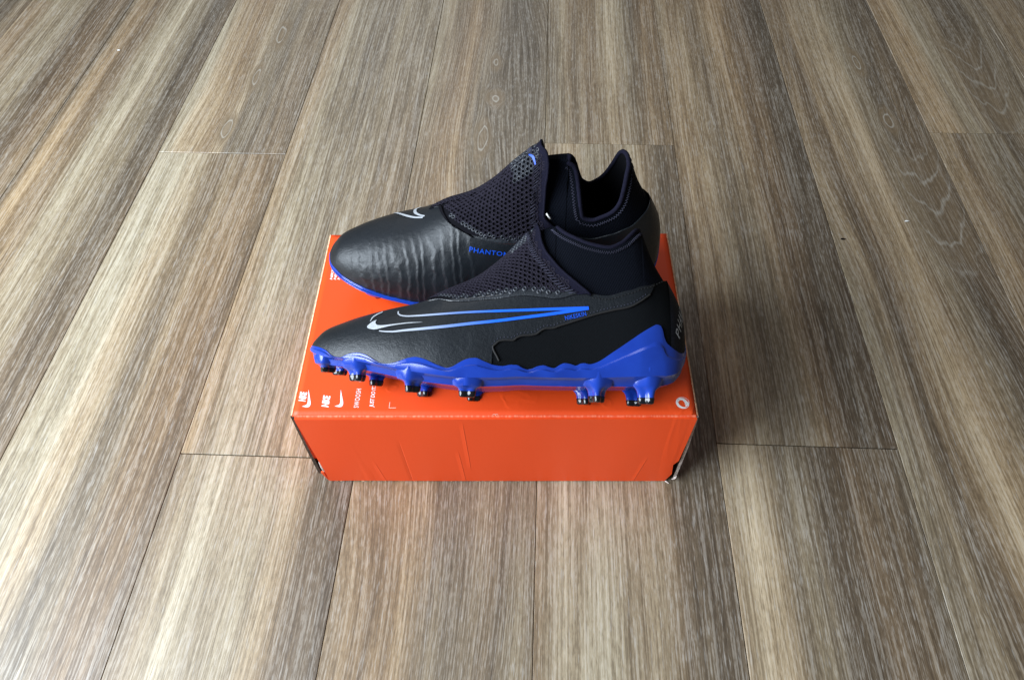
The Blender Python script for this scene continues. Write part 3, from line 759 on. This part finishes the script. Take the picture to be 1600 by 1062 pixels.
        for sd, sgn in (('l', -1), ('m', 1)):
            C = out[sd]; P3 = S0(C[..., 0], C[..., 1])
            nn = N0(C[..., 0], C[..., 1])[8:-2, 6:-6].reshape(-1, 3).mean(0); nn /= np.linalg.norm(nn)
            e1 = np.array((.80, 0, .60)); e1 -= nn * (e1 @ nn); e1 /= np.linalg.norm(e1); e2 = np.cross(nn, e1)
            UV = np.stack([P3 @ e1, P3 @ e2], -1); o0 = UV.reshape(-1, 2).mean(0); UV = UV - o0
            ring = np.concatenate([UV[:, 0], UV[-1, 1:], UV[::-1, -1][1:]]); nr = len(UV[:, 0])
            closed = np.concatenate([np.ones(nr - 1, bool) * False, np.ones(len(ring) - nr + 1, bool)])
            a_ = ring; b_ = np.roll(ring, -1, 0); ab = b_ - a_
            def probe(p):
                c = ((a_[:, 1] > p[1]) != (b_[:, 1] > p[1])); t = (p[1] - a_[:, 1]) / np.where(c, ab[:, 1], 1)
                ins = np.count_nonzero(c & (p[0] < a_[:, 0] + t * ab[:, 0])) % 2 == 1
                tt = np.clip(((p - a_) * ab).sum(1) / ((ab ** 2).sum(1) + 1e-15), 0, 1)
                dd = np.linalg.norm(a_ + tt[:, None] * ab - p, axis=1); dd = np.where(closed, dd, 1.0)
                return ins, dd.min()
            ax, ay = .0040, .0028; uv = []; fc = []; offs = []; cm_ = []; UVf = UV.reshape(-1, 2)
            for iy in range(-34, 35):
                for ix in range(-25, 26):
                    c = np.array((ix * ax + (ax / 2 if iy % 2 else 0), iy * ay)); ins, d = probe(c)
                    if not ins or d < .0036: continue
                    ki = ((UVf - c) ** 2).sum(1).argmin(); ri, qi = divmod(int(ki), UV.shape[1])
                    cm_ += [1 if (d < .0062 and ri < 70 and qi > 20) or (ri > 60 and qi < 14 and ri + qi < 84) else 0] * 18
                    f = min(1, max(0, (d - .0036) / .005)); hole = .30 + .27 * f; b = len(uv); drop = .0006 * (1 - f)
                    sx, sy = ax / 2, ay * .667; jit = 1 + .07 * rng.normal(); dj = rng.normal(0, .00012, 2)
                    hx = [(0, 1.0), (1, .5), (1, -.5), (0, -1.0), (-1, -.5), (-1, .5)]
                    for (hh, oo) in ((1.0, .0021 - drop), ((1 + hole) / 2 + .02, .0026 - drop), (hole * 1.08 * jit, .0024 - drop), (hole * jit, .0011)):
                        for (p_, q_) in hx:
                            uv.append(c + (dj if hh < .99 else 0) + np.array((p_ * sx * hh, q_ * sy * hh * (1 if hh > .99 else 1.08)))); offs.append(oo)
                    for r_ in range(3):
                        for k in range(6):
                            k2 = (k + 1) % 6; fc.append((b + r_ * 6 + k, b + r_ * 6 + k2, b + r_ * 6 + 6 + k2, b + r_ * 6 + 6 + k))
            cellm += cm_
            uv = np.array(uv); flat = UV.reshape(-1, 2); Cf = C.reshape(-1, 2)
            xw = np.array([Cf[((flat - p) ** 2).sum(1).argmin()] for p in uv])
            for it in range(8):
                def pr(q): Q = S0(q[:, 0], q[:, 1]); return np.stack([Q @ e1, Q @ e2], -1) - o0
                f0 = pr(xw); Jx = (pr(xw + (1e-4, 0)) - f0) / 1e-4; Jw = (pr(xw + (0, 1e-3)) - f0) / 1e-3
                det = Jx[:, 0] * Jw[:, 1] - Jx[:, 1] * Jw[:, 0]; det = np.where(np.abs(det) < 1e-7, 1e-7, det); r_ = uv - f0
                st = np.stack([(r_[:, 0] * Jw[:, 1] - r_[:, 1] * Jw[:, 0]) / det, (Jx[:, 0] * r_[:, 1] - Jx[:, 1] * r_[:, 0]) / det], -1)
                xw = xw + np.clip(st, (-.004, -.06), (.004, .06))
                xw[:, 1] = np.clip(xw[:, 1], -.95, .95)
            allP.append(s.fin(s.surf(xw[:, 0], xw[:, 1], np.array(offs)))); allF += [tuple(i + nb for i in f) for f in fc]; nb += len(uv)
        o = s.orient(mk("open_knit", np.concatenate(allP), allF, YARN, s.root, smooth=True))
        o["kind"] = "stuff"
        o.data.materials.append(GLOSSKNIT)
        if len(o.data.polygons) == len(cellm): o.data.polygons.foreach_set("material_index", cellm)

    # ---- sole
    def sole(s):
        rows = []
        for x in XD:
            zb = float(fZB(x)); zr = float(fZR(x)); row = []
            ef = max(.15, 1 - .8 * max(0, (-x - .118) / .034) if x < 0 else 1 - .8 * max(0, (x - .105) / .038))
            def wall(lat):
                zt = min(float((WAVE_L if lat else WAVE_M)(x)), zb + .96 * (zr - zb)); zt = max(zt, zb + .0012)
                z2 = zb + .66 * (zt - zb) - .0006; pts = []
                for z, of in ((zt, .0006), (zt, .0018), (zb + .93 * (zt - zb), .0021), (zb + .70 * (zt - zb), .0022), (zb + .66 * (zt - zb), .0024), (zb + .60 * (zt - zb), .0040), (zb + .54 * (zt - zb), .0043), (zb + .30 * (zt - zb), .0040), (zb + .05 * (zt - zb), .0030)):
                    w = float(w_of(x, z, lat)); o_ = .0006 + (of - .0006) * ef; pts.append(s.surf(np.array([x]), np.array([w]), np.array([o_]))[0])
                return pts
            L = wall(True); M = wall(False)
            yl, ym = float(fYL(x)), float(fYM(x)); wd = ym - yl; e = min(.005, wd * .25)
            bot = [(x, yl + e * .45, zb - .0012), (x, yl + e * 1.1, zb - .0042), (x, yl + e * 1.2, zb - .0052), (x, yl + wd * .30, zb - .0055), (x, (yl + ym) / 2, zb - .0052 + .0015), (x, ym - wd * .30, zb - .0055), (x, ym - e * 1.2, zb - .0052), (x, ym - e * 1.1, zb - .0042), (x, ym - e * .45, zb - .0012)]
            rows.append(L + [np.array(b) for b in bot] + M[::-1])
        A = np.array(rows)
        g = G(); g.grid(s.fin(A)); n = A.shape[1]; N = A.shape[0]
        for base in (0, (N - 1) * n):
            for k in range(n // 2):
                g.f.append((base + k, base + k + 1, base + n - 2 - k, base + n - 1 - k))
        o = g.out("sole_plate", BLUE, s.root, merge=1e-6); o.data.set_sharp_from_angle(angle=R(24))
    def stud(s, x, m, hb, ph, sc=1.0):
        lat = m < 0; edge = float((fYL if lat else fYM)(x)); zp = float(fZB(x)) - .0048; ht = max(zp - hb, .004); hblk = min(.0048, ht * .55)
        wall = float((WAVE_L if lat else WAVE_M)(x)) - float(fZB(x)); ic = 1 if lat else -1
        def ring(z, rx, ry, cx, cm, lob, dia=0.0):
            a = np.linspace(0, 2 * np.pi, 36, endpoint=False); k = 1 + lob * np.cos(3 * (a - ph))
            if dia:
                p = 2 - .8 * dia; k = k / (np.abs(np.cos(a)) ** p + np.abs(np.sin(a)) ** p) ** (1 / p)
            return np.stack([cx + rx * k * np.cos(a), cm + ry * k * np.sin(a), np.full(36, z)], -1)
        r0 = .0053 * sc
        rim = abs(m - edge) < .012; toe = x < -.12; pr = .45 if toe else .8 if x > .1 else 1.0; wx = .78 if toe else 1.0
        tip_out = m - ic * r0; plate_out = edge - ic * .0008
        rows = [ring(hb + hblk - .0004, r0 * .97, r0 * .97, x, m, .30)]
        for f, rx, lob in ((.15, 1.0, .30), (.35, 1.06, .29), (.55, 1.18, .25), (.72, 1.38, .19), (.86, 1.65, .12)):
            o_ = tip_out + (plate_out - tip_out) * f ** 1.7
            rows.append(ring(hb + hblk + f * (ht - hblk), r0 * (1 + (rx - 1) * wx), r0, x, o_ + ic * r0 if rim else m, lob, .5 * f))
        # the root flares into the plate and climbs the side wall as a faceted rib that dies out
        up = min(max(wall * .74, .002), .016)
        for q, rx, proud in ((0, 1.95, .0010), (.2, 2.15, .0032), (.5, 1.75, .0043), (.78, 1.2, .0030), (1.0, .7, .0006)):
            z = zp + .0048 * min(1, q * 3) + up * q
            if z > float(fZB(x)): ed = float(S0(x, w_of(x, z, lat))[1])
            else: ed = edge
            ry = r0 * 1.0; outer = ed - ic * proud * pr; rx = rx * wx
            cm = outer + ic * ry if rim else m
            rows.append(ring(z, r0 * rx, ry, x, cm, .04 * (1 - q), .9))
        g = G(); A = np.array(rows); g.grid(s.fin(A), closed_v=True); b = len(g.v); g.f.append(tuple(range(b - 36, b)))
        o = g.out("stud", BLUE, s.root, merge=1e-7); o.data.set_sharp_from_angle(angle=R(38))
        g = G(); R_ = np.array([ring(hb, .0001, .0001, x, m, .3), ring(hb, r0 * .78, r0 * .78, x, m, .30), ring(hb + .0008, r0 * .94, r0 * .94, x, m, .30), ring(hb + hblk * .9, r0 * 1.03, r0 * 1.03, x, m, .30), ring(hb + hblk, r0 * .99, r0 * .99, x, m, .30), ring(hb + hblk + .0002, r0 * .4, r0 * .4, x, m, .3)])
        g.grid(s.fin(R_), closed_v=True)
        t = g.out("stud_tip", PLASTIC_BLACK, o, merge=1e-7); t.data.set_sharp_from_angle(angle=R(40))

    # ---- prints
    def ribbon(s, name, xw, width, mat, off=.0013, flat=False, n=60):
        """painted stroke along a path in (x,h) or (x,w); width across it on the surface"""
        P = curve2(xw, n); T = np.gradient(P, axis=0); wd = np.interp(np.linspace(0, 1, n), np.linspace(0, 1, len(np.atleast_1d(width))), np.atleast_1d(width))
        if flat:   # (x,w): scale w by local girth
            gs = np.linalg.norm(S0(P[:, 0], P[:, 1] + .005) - S0(P[:, 0], P[:, 1] - .005), axis=-1) / .01
            T2 = np.stack([T[:, 0], T[:, 1] * gs], -1)
        else: gs = np.ones(n); T2 = T
        T2 = T2 / np.linalg.norm(T2, axis=1, keepdims=True); Nn = np.stack([-T2[:, 1], T2[:, 0] ], -1)
        rows = []
        for q in (-.5, -.17, .17, .5):
            Q = P + np.stack([Nn[:, 0] * wd * q, Nn[:, 1] * wd * q / gs], -1)
            w = Q[:, 1] if flat else w_of(Q[:, 0], Q[:, 1])
            rows.append(s.fin(s.surf(Q[:, 0], w, np.full(n, off))))
        g = G(); g.grid(np.array(rows)); return s.orient(g.out(name, mat, s.root))
    def fill(s, name, A, B, mat, n=50):
        A = curve2(A, n); B = curve2(B, n); rows = []
        for q in np.linspace(0, 1, 5):
            Q = A + (B - A) * q; rows.append(s.fin(s.surf(Q[:, 0], w_of(Q[:, 0], Q[:, 1]), np.full(n, .0014))))
        g = G(); g.grid(np.array(rows)); return s.orient(g.out(name, mat, s.root))
    def text(s, name, parts, org, ang, length, height, mat, lat, off=.0014):
        V, F = parts; V = V / V.max(0) * np.array((length, height)); c, sn = math.cos(ang), math.sin(ang)
        x = org[0] + V[:, 0] * c - V[:, 1] * sn; h = org[1] + V[:, 0] * sn + V[:, 1] * c
        P = s.fin(s.surf(x, w_of(x, h, lat), np.full(len(x), off)))
        return s.orient(mk(name, P, F, mat, s.root, smooth=False))

def build_boot(side, root):
    b = Boot(side, root)
    b.upper(); b.sock(); b.cover(); b.sole()
    for (x, m, hb, ph) in ((-.133, -.0125, .0165, .4), (-.1045, -.0285, .0095, .9), (-.062, -.0385, .0022, .2), (-.0205, -.0395, .0, 1.6), (.0745, -.0275, .0, .5), (.1115, -.0255, .0, 1.2),
                           (-.1305, .0165, .0165, 1.0), (-.1045, .030, .0095, .3), (-.0640, .0380, .0022, .8), (-.0235, .0370, .0, .1), (.0690, .0255, .0, .7), (.1085, .0235, .0, 1.5)):
        b.stud(x, m, hb, ph)
    # heel wordmark climbing round the heel
    V, F = text_data("PHANTOM", 1, 0.15, 0.008, 1.15); V = V / V.max(0)
    u = V[:, 0] * .036; v = V[:, 1] * .0046
    x = .1356 + .0085 * (1 - np.exp(-u * .36 / .0085)) - .85 * v; w = -.75 + 18.7 * u + 5 * v
    P = b.fin(b.surf(x, w, np.full(len(x), .0011)))
    b.orient(mk("heel_wordmark", P, F, SILVERPRINT, root, smooth=False))
    return b
def scr(): pass

near = thing("football_boot", "black football boot with blue studded sole, lying tilted in front on the orange box", "football boot",
             (0.0045, -0.0038, H + 0.0313), (-1.0529, 0, -0.0425), "pair of black and blue football boots")
nb = build_boot('left', near)
# outlined tick with silver to blue fade, small silver tick, side lettering
UPS = [(-.0775,.0632),(-.0763,.0605),(-.0735,.0592),(-.0690,.0587),(-.0625,.0590),(-.0440,.0604),(-.0260,.0622),(.0000,.0642),(.0180,.0655),(.0360,.0670),(.0535,.0683),(.0665,.0692)]
LOS = [(-.0885,.0466),(-.0840,.0461),(-.0790,.0460),(-.0700,.0470),(-.0425,.0502),(-.0210,.0535),(.0005,.0567),(.0185,.0599),(.0360,.0630),(.0535,.0664),(.0665,.0690)]
nb.ribbon("tick_outline", UPS, [.0010, .0015, .0016, .0017, .0020, .0022, .0024], GRADIENT)
nb.ribbon("tick_outline", LOS, [.0007, .0019, .0022, .0022, .0022, .0023, .0022], GRADIENT, .00135)
nb.ribbon("tick_outline", [(-.0976,.0545),(-.0970,.0577),(-.0945,.0607),(-.0905,.0634)], [.0005, .0012, .0016, .0012], SILVERPRINT)
nb.fill("small_tick", [(-.0925,.0557),(-.0955,.0543),(-.0975,.0522),(-.099,.0500),(-.0975,.0486),(-.0925,.0477),(-.087,.0489),(-.080,.0506),(-.069,.0524),(-.056,.0537)],
        [(-.0925,.0557),(-.0930,.0540),(-.0926,.0526),(-.0915,.0516),(-.0905,.0512),(-.088,.0510),(-.0855,.0512),(-.0745,.0525),(-.0655,.0535),(-.056,.0538)], SILVERPRINT)
nb.text("side_lettering", text_data("NIKESKIN", 1, 0, 0.012, 1.08), (.0495, .0592), .262, .0160, .0033, BLUEPRINT, True)

far = thing("football_boot", "ribbed black football boot standing upright at the back of the orange box", "football boot",
            (0.0006, 0.1492, H + 0.0011), (-0.0466, 0, -0.0059), "pair of black and blue football boots")
fb = build_boot('right', far)
fb.text("side_lettering", text_data("PHANTOM", 1, 0, 0.010, 1.12), (-.0213, .0674), -.165, .0330, .0040, BLUEPRINT, False)
fb.ribbon("tick_outline", [(-.0930,-.39),(-.0860,-.24),(-.0800,-.145),(-.0700,-.05),(-.0620,-.012)], [.0008, .0016, .0021, .0024, .0018], SILVERPRINT, .0014, True)
fb.ribbon("tick_outline", [(-.0605,-.025),(-.0660,-.075),(-.0705,-.16),(-.0712,-.24),(-.0690,-.31),(-.0640,-.40),(-.05,-.48),(-.02,-.56),(.03,-.68)], [.0014, .0026, .0026, .0022, .0020, .0018, .0018], SILVERPRINT, .0014, True)
fb.ribbon("blue_cover_mark", [(.0300, .06), (.0330, .13), (.0345, .21)], [.0007, .0015, .0009], BLUEPRINT, .0027, True)
g = G()
# white cord end peeping out behind the cover
g.tube(np.array([(.0428, -.0255, .1022), (.0440, -.0262, .1004), (.0462, -.0272, .0980)]), .0007, 8)
g.out("white_lace_end", WHITECORD, far)

# ------------------------------------------------------------------ specks on the floor
def crumb(name, label, x, y, s, mat):
    bm = bmesh.new(); bmesh.ops.create_icosphere(bm, subdivisions=2, radius=s)
    for v in bm.verts: v.co = Vector((v.co.x * (1.3 + .3 * rng.random()), v.co.y * .6, abs(v.co.z) * .5)) * (0.8 + .4 * rng.random())
    me = bpy.data.meshes.new(name); bm.to_mesh(me); bm.free()
    o = link_obj(name, me, mat); o.location = (x, y, 0.0004); o["label"] = label; o["category"] = "crumb"; return o
crumb("crumb", "tiny white crumb on the floor to the right of the boots", 0.4950, 0.3450, 0.0019, WHITECORD)
crumb("crumb", "tiny dark splinter on the floor to the right of the box", 0.4090, 0.3150, 0.0022, DARKIN)
crumb("crumb", "tiny white speck on the floor at the far left corner", -0.6050, 0.7300, 0.0017, WHITECORD)
